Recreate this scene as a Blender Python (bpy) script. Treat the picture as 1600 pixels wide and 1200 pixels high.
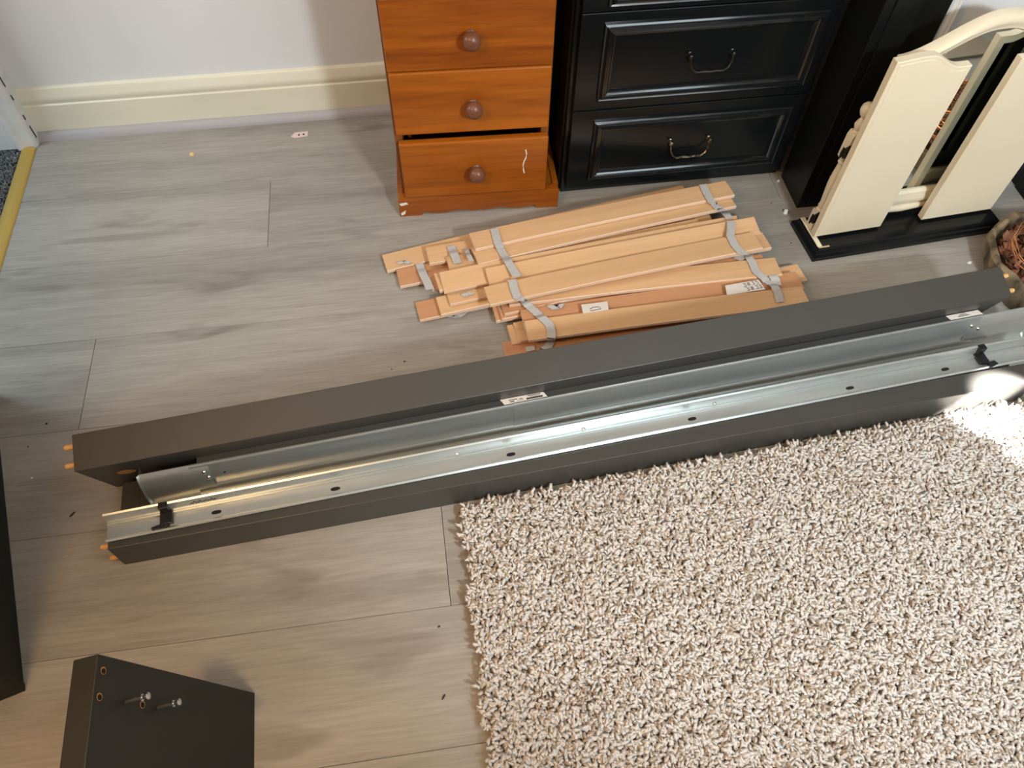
import bpy, bmesh, math, random
import numpy as np
from mathutils import Vector, Matrix
random.seed(7); rng = np.random.default_rng(7)
S = bpy.context.scene
for o in list(bpy.data.objects): bpy.data.objects.remove(o)
COL = S.collection

# ------------------------------------------------------------------ camera
H = 1.4; F = 1200.0
n_ = np.array([-20.0, 793.0, F]); n_ /= np.linalg.norm(n_)
d1 = np.array([-310.0, -1816.0, F]); d1 -= n_ * (d1 @ n_); d1 /= np.linalg.norm(d1)
d2 = np.cross(n_, d1); d2 /= np.linalg.norm(d2)
R = np.array([d2, d1, -n_])                      # rows = world axes in camera space
cam_d = bpy.data.cameras.new('camera'); cam = bpy.data.objects.new('camera', cam_d); COL.objects.link(cam)
right, up, back = R @ [1, 0, 0], -(R @ [0, 1, 0]), -(R @ [0, 0, 1])
M4 = Matrix.Identity(4)
for i in range(3):
    M4[i][0], M4[i][1], M4[i][2] = right[i], up[i], back[i]
M4[2][3] = H
cam.matrix_world = M4
cam_d.sensor_width = 36; cam_d.sensor_fit = 'HORIZONTAL'; cam_d.lens = 36 * F / 1600; cam_d.clip_start = 0.02
S.camera = cam

def at(px, py, z=0.0):
    """point of the horizontal plane z seen at a photograph pixel"""
    r = R @ np.array([px - 800.0, py - 600.0, F]); t = (z - H) / r[2]
    return Vector((r[0] * t, r[1] * t, z))

# ------------------------------------------------------------------ light
S.view_settings.view_transform = 'Standard'; S.view_settings.look = 'None'
S.view_settings.gamma = 1; S.view_settings.use_curve_mapping = False
S.view_settings.exposure = 0.0
w = bpy.data.worlds.new('world'); S.world = w; w.use_nodes = True
w.node_tree.nodes['Background'].inputs[0].default_value = (0.80, 0.90, 1.0, 1)
w.node_tree.nodes['Background'].inputs[1].default_value = 0.35

def lamp(name, kind, loc, energy, color, target=None, **kw):
    l = bpy.data.lights.new(name, kind); l.energy = energy; l.color = color
    for k, v in kw.items(): setattr(l, k, v)
    o = bpy.data.objects.new(name, l); COL.objects.link(o); o.location = loc
    if target is not None:
        o.rotation_euler = (Vector(target) - Vector(loc)).to_track_quat('-Z', 'Y').to_euler()
    return o
lamp('assumed_daylight_spot', 'SPOT', (0.95, -0.85, 1.75), 175, (0.90, 0.97, 1.0), (0.72, 1.24, 0.1), spot_size=math.radians(63), spot_blend=0.55, shadow_soft_size=0.11)  # assumed daylight: spot added inside the room, no window; cone keeps lower left dark
lamp('ambient_fill', 'AREA', (1.5, -2.5, 1.5), 22, (0.82, 0.95, 1.0), (0.5, 1.2, 0.3), shape='RECTANGLE', size=1.6, size_y=1.2)  # added ambient fill for the closed room; the front wall has no window
lamp('overhead_fill', 'AREA', (1.15, 0.10, 2.37), 12, (0.80, 0.94, 1.0), (1.10, 0.35, 0.0), shape='RECTANGLE', size=0.9, size_y=0.6)  # added overhead fill for moulding highlights; the ceiling has no opening
lamp('assumed_hall_daylight', 'AREA', (-2.0, 1.30, 1.5), 24, (0.74, 0.92, 1.0), (-0.7, 1.15, 0.0), shape='RECTANGLE', size=0.7, size_y=0.9)  # assumed cool daylight through the doorway; area lamp added in the unseen hall
lamp('assumed_warm_lamp', 'POINT', (-0.78, 0.05, 1.75), 44, (1.0, 0.60, 0.28), shadow_soft_size=0.07)  # assumed warm lamp out of view, placed from cast shadows; no fitting built
lamp('assumed_sun_spot', 'SPOT', (2.3, -0.35, 1.9), 9000, (1.0, 0.985, 0.96), (1.135, 0.705, 0.035), spot_size=math.radians(3.6), spot_blend=0.5, shadow_soft_size=0.01)  # assumed sunlight patch on rail and rug; narrow spot added, no window

lamp('assumed_sun_spot', 'SPOT', (2.3, -0.35, 1.9), 2600, (1.0, 0.985, 0.96), (1.175, 0.592, 0.03), spot_size=math.radians(2.2), spot_blend=0.7, shadow_soft_size=0.01)  # second narrow spot added for the assumed sun patch on the rug

# ------------------------------------------------------------------ materials
def mat(name, base=(0.5, 0.5, 0.5), rough=0.5, metal=0.0, spec=0.5, noise=None, bump=None, coat=0.0):
    """noise = (scale xyz, colour2, detail, lo, hi); bump = (scale xyz, strength)"""
    m = bpy.data.materials.new(name); m.use_nodes = True
    nt = m.node_tree; b = nt.nodes['Principled BSDF']
    b.inputs['Base Color'].default_value = (*base, 1); b.inputs['Roughness'].default_value = rough
    b.inputs['Metallic'].default_value = metal; b.inputs['Specular IOR Level'].default_value = spec
    b.inputs['Coat Weight'].default_value = coat; b.inputs['Coat Roughness'].default_value = 0.12
    tc = nt.nodes.new('ShaderNodeTexCoord')
    def nz(scale, detail=6.0, dist=0.0):
        mp = nt.nodes.new('ShaderNodeMapping'); mp.inputs['Scale'].default_value = scale
        nt.links.new(tc.outputs['Object'], mp.inputs['Vector'])
        n = nt.nodes.new('ShaderNodeTexNoise'); n.inputs['Scale'].default_value = 1.0
        n.inputs['Detail'].default_value = detail; n.inputs['Distortion'].default_value = dist
        nt.links.new(mp.outputs[0], n.inputs['Vector']); return n
    if noise:
        sc, c2, det, lo, hi = noise
        n = nz(sc, det)
        r = nt.nodes.new('ShaderNodeValToRGB'); r.color_ramp.elements[0].position = lo; r.color_ramp.elements[1].position = hi
        r.color_ramp.elements[0].color = (*c2, 1); r.color_ramp.elements[1].color = (*base, 1)
        nt.links.new(n.outputs['Fac'], r.inputs['Fac']); nt.links.new(r.outputs['Color'], b.inputs['Base Color'])
    if bump:
        sc, st = bump
        n = nz(sc, 4.0)
        bp = nt.nodes.new('ShaderNodeBump'); bp.inputs['Strength'].default_value = st; bp.inputs['Distance'].default_value = 0.002
        nt.links.new(n.outputs['Fac'], bp.inputs['Height']); nt.links.new(bp.outputs[0], b.inputs['Normal'])
    return m

def wood(name, c_light, c_dark, rough=0.5, along='x', fine=90.0, coarse=6.0, knots=0.0, tint=None, spec=0.4, coat=0.0, c_knot=None, contrast=(0.3, 0.72), mixf=0.38):
    """wood with grain running along one axis; every object draws its own piece of the pattern"""
    m = bpy.data.materials.new(name); m.use_nodes = True
    nt = m.node_tree; N = nt.nodes; L = nt.links; b = N['Principled BSDF']
    b.inputs['Roughness'].default_value = rough; b.inputs['Specular IOR Level'].default_value = spec
    b.inputs['Coat Weight'].default_value = coat; b.inputs['Coat Roughness'].default_value = 0.15
    tc = N.new('ShaderNodeTexCoord'); oi = N.new('ShaderNodeObjectInfo')
    off = N.new('ShaderNodeVectorMath'); off.operation = 'MULTIPLY_ADD'
    cx = N.new('ShaderNodeCombineXYZ'); L.new(oi.outputs['Random'], cx.inputs[0]); L.new(oi.outputs['Random'], cx.inputs[1]); L.new(oi.outputs['Random'], cx.inputs[2])
    off.inputs[1].default_value = (37, 53, 71); L.new(cx.outputs[0], off.inputs[0]); L.new(tc.outputs['Object'], off.inputs[2])
    def ns(scale, det, dist=0.0):
        mp = N.new('ShaderNodeMapping')
        s = {'x': (scale * 0.07, scale, scale), 'y': (scale, scale * 0.07, scale), 'z': (scale, scale, scale * 0.07)}[along]
        mp.inputs['Scale'].default_value = s; L.new(off.outputs[0], mp.inputs['Vector'])
        n = N.new('ShaderNodeTexNoise'); n.inputs['Scale'].default_value = 1; n.inputs['Detail'].default_value = det
        n.inputs['Distortion'].default_value = dist; L.new(mp.outputs[0], n.inputs['Vector']); return n
    n1 = ns(coarse, 5, 0.8); n2 = ns(fine, 4, 0.3)
    mx = N.new('ShaderNodeMix'); mx.data_type = 'FLOAT'; mx.inputs[0].default_value = mixf
    L.new(n1.outputs['Fac'], mx.inputs[2]); L.new(n2.outputs['Fac'], mx.inputs[3])
    r = N.new('ShaderNodeValToRGB'); r.color_ramp.elements[0].position = contrast[0]; r.color_ramp.elements[1].position = contrast[1]
    r.color_ramp.elements[0].color = (*c_dark, 1); r.color_ramp.elements[1].color = (*c_light, 1)
    L.new(mx.outputs[0], r.inputs['Fac']); out = r.outputs['Color']
    if knots:
        n3 = N.new('ShaderNodeTexNoise'); mp = N.new('ShaderNodeMapping')
        mp.inputs['Scale'].default_value = {'x': (3.2, 13, 13), 'y': (13, 3.2, 13), 'z': (13, 13, 3.2)}[along]
        L.new(off.outputs[0], mp.inputs['Vector']); L.new(mp.outputs[0], n3.inputs['Vector'])
        n3.inputs['Scale'].default_value = 1; n3.inputs['Detail'].default_value = 3; n3.inputs['Distortion'].default_value = 0.6
        rr = N.new('ShaderNodeMapRange'); rr.inputs['From Min'].default_value = 0.60; rr.inputs['From Max'].default_value = 0.80
        rr.inputs['To Max'].default_value = knots; L.new(n3.outputs['Fac'], rr.inputs['Value'])
        m3 = N.new('ShaderNodeMix'); m3.data_type = 'RGBA'; L.new(rr.outputs[0], m3.inputs[0]); L.new(out, m3.inputs[6])
        m3.inputs[7].default_value = (*(c_knot or c_dark), 1); out = m3.outputs[2]
    if tint:
        mt = N.new('ShaderNodeMix'); mt.data_type = 'RGBA'; mt.inputs[7].default_value = (*tint, 1)
        mm = N.new('ShaderNodeMath'); mm.operation = 'MULTIPLY'; mm.inputs[1].default_value = 0.55; L.new(oi.outputs['Random'], mm.inputs[0])
        L.new(mm.outputs[0], mt.inputs[0]); L.new(out, mt.inputs[6]); out = mt.outputs[2]
    L.new(out, b.inputs['Base Color'])
    bp = N.new('ShaderNodeBump'); bp.inputs['Strength'].default_value = 0.12; bp.inputs['Distance'].default_value = 0.001
    L.new(n2.outputs['Fac'], bp.inputs['Height']); L.new(bp.outputs[0], b.inputs['Normal'])
    return m

def tuft_mat(name, c1, c2, c3):
    m = bpy.data.materials.new(name); m.use_nodes = True
    nt = m.node_tree; N = nt.nodes; L = nt.links; b = N['Principled BSDF']
    b.inputs['Roughness'].default_value = 0.95; b.inputs['Specular IOR Level'].default_value = 0.1
    g = N.new('ShaderNodeNewGeometry')
    r = N.new('ShaderNodeValToRGB'); e = r.color_ramp.elements
    e[0].position = 0.0; e[0].color = (*c2, 1); e[1].position = 1.0; e[1].color = (*c1, 1)
    k = e.new(0.18); k.color = (*c3, 1); k = e.new(0.45); k.color = (*c1, 1)
    L.new(g.outputs['Random Per Island'], r.inputs['Fac']); L.new(r.outputs['Color'], b.inputs['Base Color'])
    return m

MT = dict(
    plank=wood('greige_laminate', (0.375, 0.350, 0.312), (0.222, 0.204, 0.178), rough=0.40, coarse=9, fine=170, knots=0.75, c_knot=(0.125, 0.108, 0.092), contrast=(0.30, 0.66), mixf=0.42, spec=0.45),
    subfloor=mat('dark_underlay', (0.09, 0.08, 0.07), 0.9),
    wall=mat('white_wall_paint', (0.68, 0.69, 0.705), 0.75, noise=((3, 3, 3), (0.645, 0.655, 0.67), 4, 0.35, 0.65), bump=((60, 60, 60), 0.06)),
    cream_gloss=mat('cream_gloss_skirting', (0.72, 0.69, 0.56), 0.32, noise=((4, 4, 14), (0.66, 0.625, 0.50), 5, 0.3, 0.6)),
    scotia=wood('grey_scotia', (0.43, 0.41, 0.42), (0.32, 0.30, 0.305), rough=0.45),
    white_gloss=mat('white_gloss_paint', (0.74, 0.74, 0.73), 0.3, noise=((9, 9, 30), (0.66, 0.67, 0.68), 5, 0.3, 0.6), bump=((40, 40, 40), 0.15)),
    brass=mat('brass_strip', (0.78, 0.53, 0.14), 0.34, metal=0.75, noise=((40, 3, 40), (0.62, 0.42, 0.12), 4, 0.3, 0.7)),
    black=mat('black_gloss_paint', (0.005, 0.0062, 0.007), 0.20, spec=0.30, bump=((14, 60, 60), 0.10)),
    gloss_trim=mat('black_gloss_moulding', (0.006, 0.0075, 0.0085), 0.13, spec=0.8, bump=((10, 60, 60), 0.12)),
    black_satin=mat('black_satin_paint', (0.005, 0.006, 0.006), 0.36, spec=0.28, bump=((30, 30, 12), 0.08)),
    charcoal=mat('charcoal_foil', (0.056, 0.053, 0.047), 0.42, spec=0.45, noise=((2, 2, 2), (0.049, 0.046, 0.041), 3, 0.3, 0.7)),
    olive=mat('shaded_olive_foil', (0.026, 0.025, 0.019), 0.45, spec=0.35),  # olive-tinted charcoal, darkened in the colour to stand for shade on the panel
    black_foil=mat('black_brown_foil', (0.010, 0.010, 0.010), 0.5, spec=0.3),
    zinc=mat('galvanised_steel', (0.60, 0.63, 0.62), 0.29, metal=0.76, noise=((5, 60, 60), (0.50, 0.535, 0.53), 4, 0.3, 0.7)),
    zinc_dark=mat('shade_and_bolt_steel', (0.045, 0.047, 0.046), 0.5, metal=0.2),  # flange shade and rail reflection put into the colour; bolts are simply dark
    chrome=mat('bright_steel', (0.75, 0.75, 0.74), 0.2, metal=1.0),
    plastic=mat('black_plastic', (0.008, 0.008, 0.009), 0.4),
    slot=mat('dark_slot', (0.004, 0.004, 0.004), 0.9),
    ink=mat('dark_ink', (0.03, 0.03, 0.025), 0.8),
    dowel=wood('dowel_beech', (0.80, 0.47, 0.20), (0.62, 0.33, 0.12), rough=0.6, fine=300),
    hole=mat('raw_chipboard_hole', (0.50, 0.22, 0.06), 0.9),
    slat=wood('pale_birch', (0.74, 0.48, 0.27), (0.53, 0.315, 0.16), rough=0.36, fine=200, coarse=22, tint=(0.64, 0.40, 0.21)),
    slat_red=wood('reddish_beech', (0.56, 0.29, 0.15), (0.43, 0.20, 0.095), rough=0.45, fine=200, coarse=22, tint=(0.60, 0.33, 0.17)),
    slat_edge=wood('pale_plywood_edge', (0.80, 0.60, 0.45), (0.70, 0.48, 0.33), rough=0.55, fine=400),
    webbing=mat('grey_webbing', (0.50, 0.49, 0.475), 0.7, noise=((500, 500, 500), (0.40, 0.395, 0.385), 2, 0.35, 0.65)),
    paper=mat('paper_label', (0.66, 0.61, 0.56), 0.7),
    pink=mat('pink_paper', (0.72, 0.55, 0.53), 0.8),
    pine=wood('orange_pine', (0.41, 0.115, 0.007), (0.17, 0.036, 0.002), rough=0.36, fine=95, coarse=11, knots=0.8, c_knot=(0.13, 0.03, 0.005), spec=0.5, contrast=(0.3, 0.68)),
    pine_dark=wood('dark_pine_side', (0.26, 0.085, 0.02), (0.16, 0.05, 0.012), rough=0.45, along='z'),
    knob=wood('brown_knob_wood', (0.21, 0.085, 0.045), (0.12, 0.045, 0.025), rough=0.32, along='y', fine=60),
    bronze=mat('dark_bronze', (0.05, 0.045, 0.04), 0.35, metal=0.9),
    worn_brass=mat('worn_brass', (0.42, 0.36, 0.24), 0.32, metal=1.0, noise=((160, 160, 160), (0.06, 0.05, 0.04), 3, 0.4, 0.55)),
    cream=mat('cream_satin_paint', (0.78, 0.69, 0.52), 0.42, noise=((5, 5, 5), (0.74, 0.65, 0.48), 4, 0.3, 0.7)),
    cream_raw=mat('bare_mdf_edge', (0.55, 0.40, 0.23), 0.7),
    glass=mat('mirror_silvering', (0.80, 0.84, 0.82), 0.02, metal=1.0),
    tag_white=mat('chipped_white', (0.75, 0.70, 0.66), 0.8),
    bark=mat('mottled_bark', (0.26, 0.19, 0.11), 0.9, noise=((30, 30, 14), (0.055, 0.038, 0.022), 7, 0.36, 0.62), bump=((60, 60, 25), 1.0)),
    petal=tuft_mat('dried_petals', (0.20, 0.085, 0.05), (0.34, 0.17, 0.12), (0.09, 0.035, 0.02)),
    copper=mat('copper_wire', (0.85, 0.38, 0.17), 0.25, metal=1.0),
    rug=tuft_mat('cream_yarn', (0.62, 0.585, 0.55), (0.36, 0.275, 0.20), (0.54, 0.485, 0.42)),
    rug_base=mat('rug_backing', (0.30, 0.24, 0.175), 0.95),
    carpet=tuft_mat('charcoal_carpet_yarn', (0.16, 0.165, 0.17), (0.34, 0.345, 0.345), (0.08, 0.082, 0.085)),
    carpet_base=mat('charcoal_carpet_backing', (0.08, 0.082, 0.085), 0.95),
    crumb=mat('yellow_crumb', (0.72, 0.52, 0.22), 0.8), chip=mat('dark_woodchip', (0.05, 0.03, 0.02), 0.8),
    white_chip=mat('white_chip', (0.75, 0.74, 0.70), 0.7),
)

# ------------------------------------------------------------------ mesh helpers
class MB:
    def __init__(s): s.v = []; s.f = []; s.mi = []
    def add(s, vs, fs, mi=0):
        o = len(s.v); s.v += [tuple(p) for p in vs]; s.f += [tuple(i + o for i in f) for f in fs]; s.mi += [mi] * len(fs); return s
    def box(s, x0, x1, y0, y1, z0, z1, mi=0):
        return s.add([(x0, y0, z0), (x1, y0, z0), (x1, y1, z0), (x0, y1, z0), (x0, y0, z1), (x1, y0, z1), (x1, y1, z1), (x0, y1, z1)],
                     [(0, 3, 2, 1), (4, 5, 6, 7), (0, 1, 5, 4), (1, 2, 6, 5), (2, 3, 7, 6), (3, 0, 4, 7)], mi)
    def prism(s, poly, a, b, axis='x', mi=0):
        """extrude a closed 2-D polygon along an axis; polygon axes are the two others in order"""
        def P(t, p): return {'x': (t, p[0], p[1]), 'y': (p[0], t, p[1]), 'z': (p[0], p[1], t)}[axis]
        k = len(poly); vs = [P(a, p) for p in poly] + [P(b, p) for p in poly]
        fs = [tuple(range(k - 1, -1, -1)), tuple(range(k, 2 * k))] + [(i, (i + 1) % k, k + (i + 1) % k, k + i) for i in range(k)]
        return s.add(vs, fs, mi)
    def sheet(s, path, a, b, th, axis='x'):
        """open 2-D path bent sheet with thickness th"""
        p = [Vector(q) for q in path]; up = []; 
        for i in range(len(p)):
            d = (p[min(i + 1, len(p) - 1)] - p[max(i - 1, 0)]).normalized(); up.append(p[i] + Vector((-d.y, d.x)) * th)
        poly = p + up[::-1]; k = len(p)
        def P(t, q): return {'x': (t, q[0], q[1]), 'y': (q[0], t, q[1]), 'z': (q[0], q[1], t)}[axis]
        n = len(poly); vs = [P(a, q) for q in poly] + [P(b, q) for q in poly]
        fs = [(i, (i + 1) % n, n + (i + 1) % n, n + i) for i in range(n)]
        for i in range(k - 1):
            q = (i, i + 1, n - 2 - i, n - 1 - i); fs.append(q[::-1]); fs.append(tuple(j + n for j in q))
        return s.add(vs, fs)
    def lathe(s, prof, c=(0, 0, 0), axis='z', seg=20):
        """prof = (radius, height) pairs"""
        vs = []; fs = []
        for r, h in prof:
            for j in range(seg):
                a = 2 * math.pi * j / seg; u, w_ = r * math.cos(a), r * math.sin(a)
                q = {'z': (u, w_, h), 'y': (u, h, w_), 'x': (h, u, w_)}[axis]
                vs.append((c[0] + q[0], c[1] + q[1], c[2] + q[2]))
        for i in range(len(prof) - 1):
            for j in range(seg):
                fs.append((i * seg + j, i * seg + (j + 1) % seg, (i + 1) * seg + (j + 1) % seg, (i + 1) * seg + j))
        fs.append(tuple(range(seg))[::-1]); fs.append(tuple((len(prof) - 1) * seg + j for j in range(seg)))
        return s.add(vs, fs)
    def tube(s, pts, r, seg=8):
        pts = [Vector(p) for p in pts]; vs = []; fs = []
        for i, p in enumerate(pts):
            d = (pts[min(i + 1, len(pts) - 1)] - pts[max(i - 1, 0)]).normalized()
            a = d.cross(Vector((0, 0, 1))); a = a.normalized() if a.length > 1e-4 else Vector((1, 0, 0)); b = d.cross(a)
            rr = r[i] if isinstance(r, (list, tuple)) else r
            for j in range(seg):
                t = 2 * math.pi * j / seg; vs.append(p + a * (rr * math.cos(t)) + b * (rr * math.sin(t)))
        for i in range(len(pts) - 1):
            for j in range(seg): fs.append((i * seg + j, i * seg + (j + 1) % seg, (i + 1) * seg + (j + 1) % seg, (i + 1) * seg + j))
        fs.append(tuple(range(seg))[::-1]); fs.append(tuple((len(pts) - 1) * seg + j for j in range(seg)))
        return s.add(vs, fs)
    def xf(s, M):
        s.v = [tuple(M @ Vector(p)) for p in s.v]; return s

def obj(name, mb, m, parent=None, bevel=0.0, smooth=False, label=None, segs=2, loc=None, rot=None):
    me = bpy.data.meshes.new(name); me.from_pydata(mb.v, [], mb.f)
    ms = m if isinstance(m, (list, tuple)) else [m]
    for q in ms: me.materials.append(q)
    if len(ms) > 1: me.polygons.foreach_set('material_index', mb.mi)
    bm = bmesh.new(); bm.from_mesh(me); bmesh.ops.recalc_face_normals(bm, faces=bm.faces)
    if bevel:
        es = [e for e in bm.edges if len(e.link_faces) == 2 and e.calc_face_angle(0) > 0.5]
        bmesh.ops.bevel(bm, geom=es, offset=bevel, segments=segs, profile=0.5, affect='EDGES', clamp_overlap=True)
    bm.to_mesh(me); bm.free()
    if smooth:
        me.polygons.foreach_set('use_smooth', [True] * len(me.polygons))
        try: me.set_sharp_from_angle(angle=math.radians(38))
        except Exception: pass
    o = bpy.data.objects.new(name, me); COL.objects.link(o)
    if loc is not None: o.location = loc
    if rot is not None: o.rotation_euler = rot
    if parent: o.parent = parent
    if label: o['label'] = label
    return o
def tag(o, label, cat, group=None, kind=None):
    o['label'] = label; o['category'] = cat
    if group: o['group'] = group
    if kind: o['kind'] = kind
    return o
def thing(name, label, cat, loc=(0, 0, 0), yaw=0.0, group=None):
    o = bpy.data.objects.new(name, None); COL.objects.link(o); o.location = loc; o.rotation_euler = (0, 0, yaw)
    o.empty_display_size = 0.05
    return tag(o, label, cat, group)
def struct(name, mb, m, parent=None, label=None, **kw):
    o = obj(name, mb, m, parent, **kw)
    if not parent: o['kind'] = 'structure'
    if label: o['label'] = label
    return o
def frame_of(yaw_deg, u, v, z=0.0):
    a = math.radians(yaw_deg); c, s_ = math.cos(a), math.sin(a)
    return (u * c - v * s_, u * s_ + v * c, z), a

# ------------------------------------------------------------------ room shell
X0, X1, Y0, Y1, ZC = -1.03, 2.5, -2.6, 1.9, 2.4
floor = struct('floor', MB().box(X0, X1, Y0, Y1, -0.06, -0.009), MT['subfloor'], label='floor of long grey-brown wood-look laminate planks')
PIT = 0.237; rows = []
seams = {3: [-0.39, 0.93], 2: [0.45, 1.77], 1: [-0.762, 0.558, 1.878], 0: [0.30, 1.62], -1: [-0.03, 1.29], -2: [0.20, 1.52], 4: [0.30, 1.62]}
for k in range(-16, 5):
    y0 = 0.920 + (k - 1) * PIT; y1 = min(y0 + PIT, 1.888)
    s0 = random.uniform(-0.8, 0.4)
    xs = [X0] + seams.get(k, [s0, s0 + 1.32, s0 + 2.64])
    xs = [x for x in xs if x < X1 - 0.05]
    xs.append(X1)
    for a, b in zip(xs[:-1], xs[1:]):
        mx, my = (a + b) / 2, (y0 + y1) / 2; hx, hy = (b - a) / 2 - 0.0005, (y1 - y0) / 2 - 0.0003
        p = obj('plank', MB().box(-hx, hx, -hy, hy, -0.004, 0.004), MT['plank'], floor, bevel=0.0004, segs=1, loc=(mx, my, -0.004))
struct('wall_back', MB().box(X0 - 0.3, X1, Y1, Y1 + 0.1, -0.06, ZC), MT['wall'], label='white painted back wall above the cream skirting')
# left wall with the doorway next to the corner
wl = MB(); wl.box(X0 - 0.1, X0 - 0.02, Y0, 0.95, -0.06, ZC); wl.box(X0 - 0.1, X0 - 0.02, 0.95, Y1, 2.02, ZC)
struct('wall_left', wl, MT['wall'])
struct('wall_hall', MB().box(-2.3, -2.2, Y0, Y1, -0.06, ZC), MT['wall'])
struct('floor_hall', MB().box(-2.2, X0 - 0.02, 0.4, Y1, -0.06, -0.012), MT['carpet_base'])
struct('wall_right', MB().box(X1, X1 + 0.1, Y0, 1.42, -0.06, ZC), MT['wall'])
struct('wall_front', MB().box(X0 - 0.1, X1, Y0 - 0.1, Y0, -0.06, ZC), MT['wall'])
struct('ceiling', MB().box(-2.3, X1, Y0, Y1, ZC, ZC + 0.1), MT['wall'])
struct('wall_chimney', MB().box(1.047, X1, 1.425, Y1, -0.06, ZC), MT['wall'], label='white wall face behind the dressing mirror')
# skirting board with ogee top and the scotia bead in front of it
sk = [(Y1, 0.0), (Y1 - 0.018, 0.0), (Y1 - 0.018, 0.097), (Y1 - 0.0145, 0.100), (Y1 - 0.0145, 0.104), (Y1 - 0.017, 0.108), (Y1 - 0.016, 0.122), (Y1 - 0.010, 0.131), (Y1 - 0.009, 0.139), (Y1 - 0.005, 0.143), (Y1, 0.144)]
struct('baseboard_back', MB().prism(sk, -1.018, 0.36), MT['cream_gloss'], label='cream gloss skirting board with moulded top', smooth=True)
sc = [(Y1 - 0.0185, 0.0), (Y1 - 0.036, 0.0), (Y1 - 0.035, 0.006), (Y1 - 0.029, 0.015), (Y1 - 0.023, 0.020), (Y1 - 0.0185, 0.021)]
struct('trim_1', MB().prism(sc, -1.018, 0.36), MT['scotia'], label='grey wood-look scotia bead along the skirting', smooth=True)
# door architrave in the corner
ar = [(-1.014, Y1), (-1.014, 1.850), (-1.018, 1.842), (-1.040, 1.838), (-1.048, 1.834), (-1.062, 1.834), (-1.064, 1.842), (-1.115, 1.842), (-1.115, Y1)]
struct('trim_2', MB().prism(ar[::-1], 0.0, 2.02, 'z'), MT['white_gloss'], label='white door frame post in the corner with chipped edge', bevel=0.001)
for q_, (za, zb) in enumerate(((0.018, 0.055), (0.075, 0.090), (0.135, 0.150), (0.175, 0.215))):
    obj('paint_chip', MB().prism([(-1.0145, 1.862), (-1.0128, 1.859), (-1.0128, 1.864)], za, zb, 'z'), MT['chip'], bpy.data.objects['trim_2'], label='dark gap where the paint chipped')
tp = [(-0.020, 0.0), (-0.019, 0.004), (-0.012, 0.007), (0.008, 0.007), (0.015, 0.004), (0.017, 0.0)]
struct('trim_3', MB().prism(tp, 0.70, 1.838, 'y').xf(Matrix.Translation((-1.034, 0, 0.0005))), MT['brass'], label='brass threshold strip between laminate and carpet', smooth=True)

# ------------------------------------------------------------------ yarn
def yarn(name, pts, length, rad, mt, flat=0.5, sides=4, segs=3):
    """twisted tufts of yarn in one mesh, numpy built"""
    n = len(pts); ang = rng.uniform(0, 2 * np.pi, n); tilt = rng.uniform(flat * 0.45, flat * 1.15, n)
    ln = length * rng.uniform(0.7, 1.25, n); rd = rad * rng.uniform(0.8, 1.2, n); curl = rng.uniform(-1.3, 1.3, n)
    V = np.zeros((n, segs + 1, sides, 3)); pos = pts.copy(); a = ang.copy(); ti = tilt * 0.4
    for k in range(segs + 1):
        d = np.stack([np.sin(ti) * np.cos(a), np.sin(ti) * np.sin(a), np.cos(ti)], 1)
        e1 = np.stack([-np.sin(a), np.cos(a), np.zeros(n)], 1); e2 = np.cross(d, e1)
        taper = [0.8, 1.05, 1.15, 0.88][min(k, 3)] if segs == 3 else 1.0
        for j in range(sides):
            t = 2 * np.pi * j / sides + k * 0.7
            V[:, k, j] = pos + (e1 * math.cos(t) + e2 * math.sin(t)) * (rd * taper)[:, None]
        pos = pos + d * (ln / segs)[:, None]; ti = ti + tilt * 0.55; a = a + curl * 0.6
    V = V.reshape(-1, 3)
    base = (np.arange(n) * (segs + 1) * sides)[:, None]
    q = []
    for k in range(segs):
        for j in range(sides):
            q.append([k * sides + j, k * sides + (j + 1) % sides, (k + 1) * sides + (j + 1) % sides, (k + 1) * sides + j])
    if sides == 4: q.append([segs * 4, segs * 4 + 1, segs * 4 + 2, segs * 4 + 3])
    Q = (base[:, :, None] + np.array(q)[None]).reshape(-1, 4)
    me = bpy.data.meshes.new(name); me.vertices.add(len(V)); me.vertices.foreach_set('co', V.astype(np.float32).ravel())
    me.loops.add(Q.size); me.loops.foreach_set('vertex_index', Q.astype(np.int32).ravel())
    me.polygons.add(len(Q)); me.polygons.foreach_set('loop_start', np.arange(0, Q.size, 4, dtype=np.int32))
    me.update(calc_edges=True); me.validate(); me.materials.append(mt)
    me.polygons.foreach_set('use_smooth', [True] * len(me.polygons))
    o = bpy.data.objects.new(name, me); COL.objects.link(o); return o
def scatter(n, inside, x0, x1, y0, y1, z):
    p = np.stack([rng.uniform(x0, x1, n), rng.uniform(y0, y1, n), np.full(n, z)], 1); return p[inside(p)]

# hall carpet pile, only where the doorway shows it
cp = scatter(9000, lambda p: p[:, 0] < -1.058, -1.32, -1.055, 1.15, 1.86, -0.012)
o = yarn('hall_carpet', cp, 0.011, 0.0022, MT['carpet'], 0.6); tag(o, 'charcoal grey hall carpet beyond the brass threshold strip', 'carpet', kind='stuff')

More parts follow.
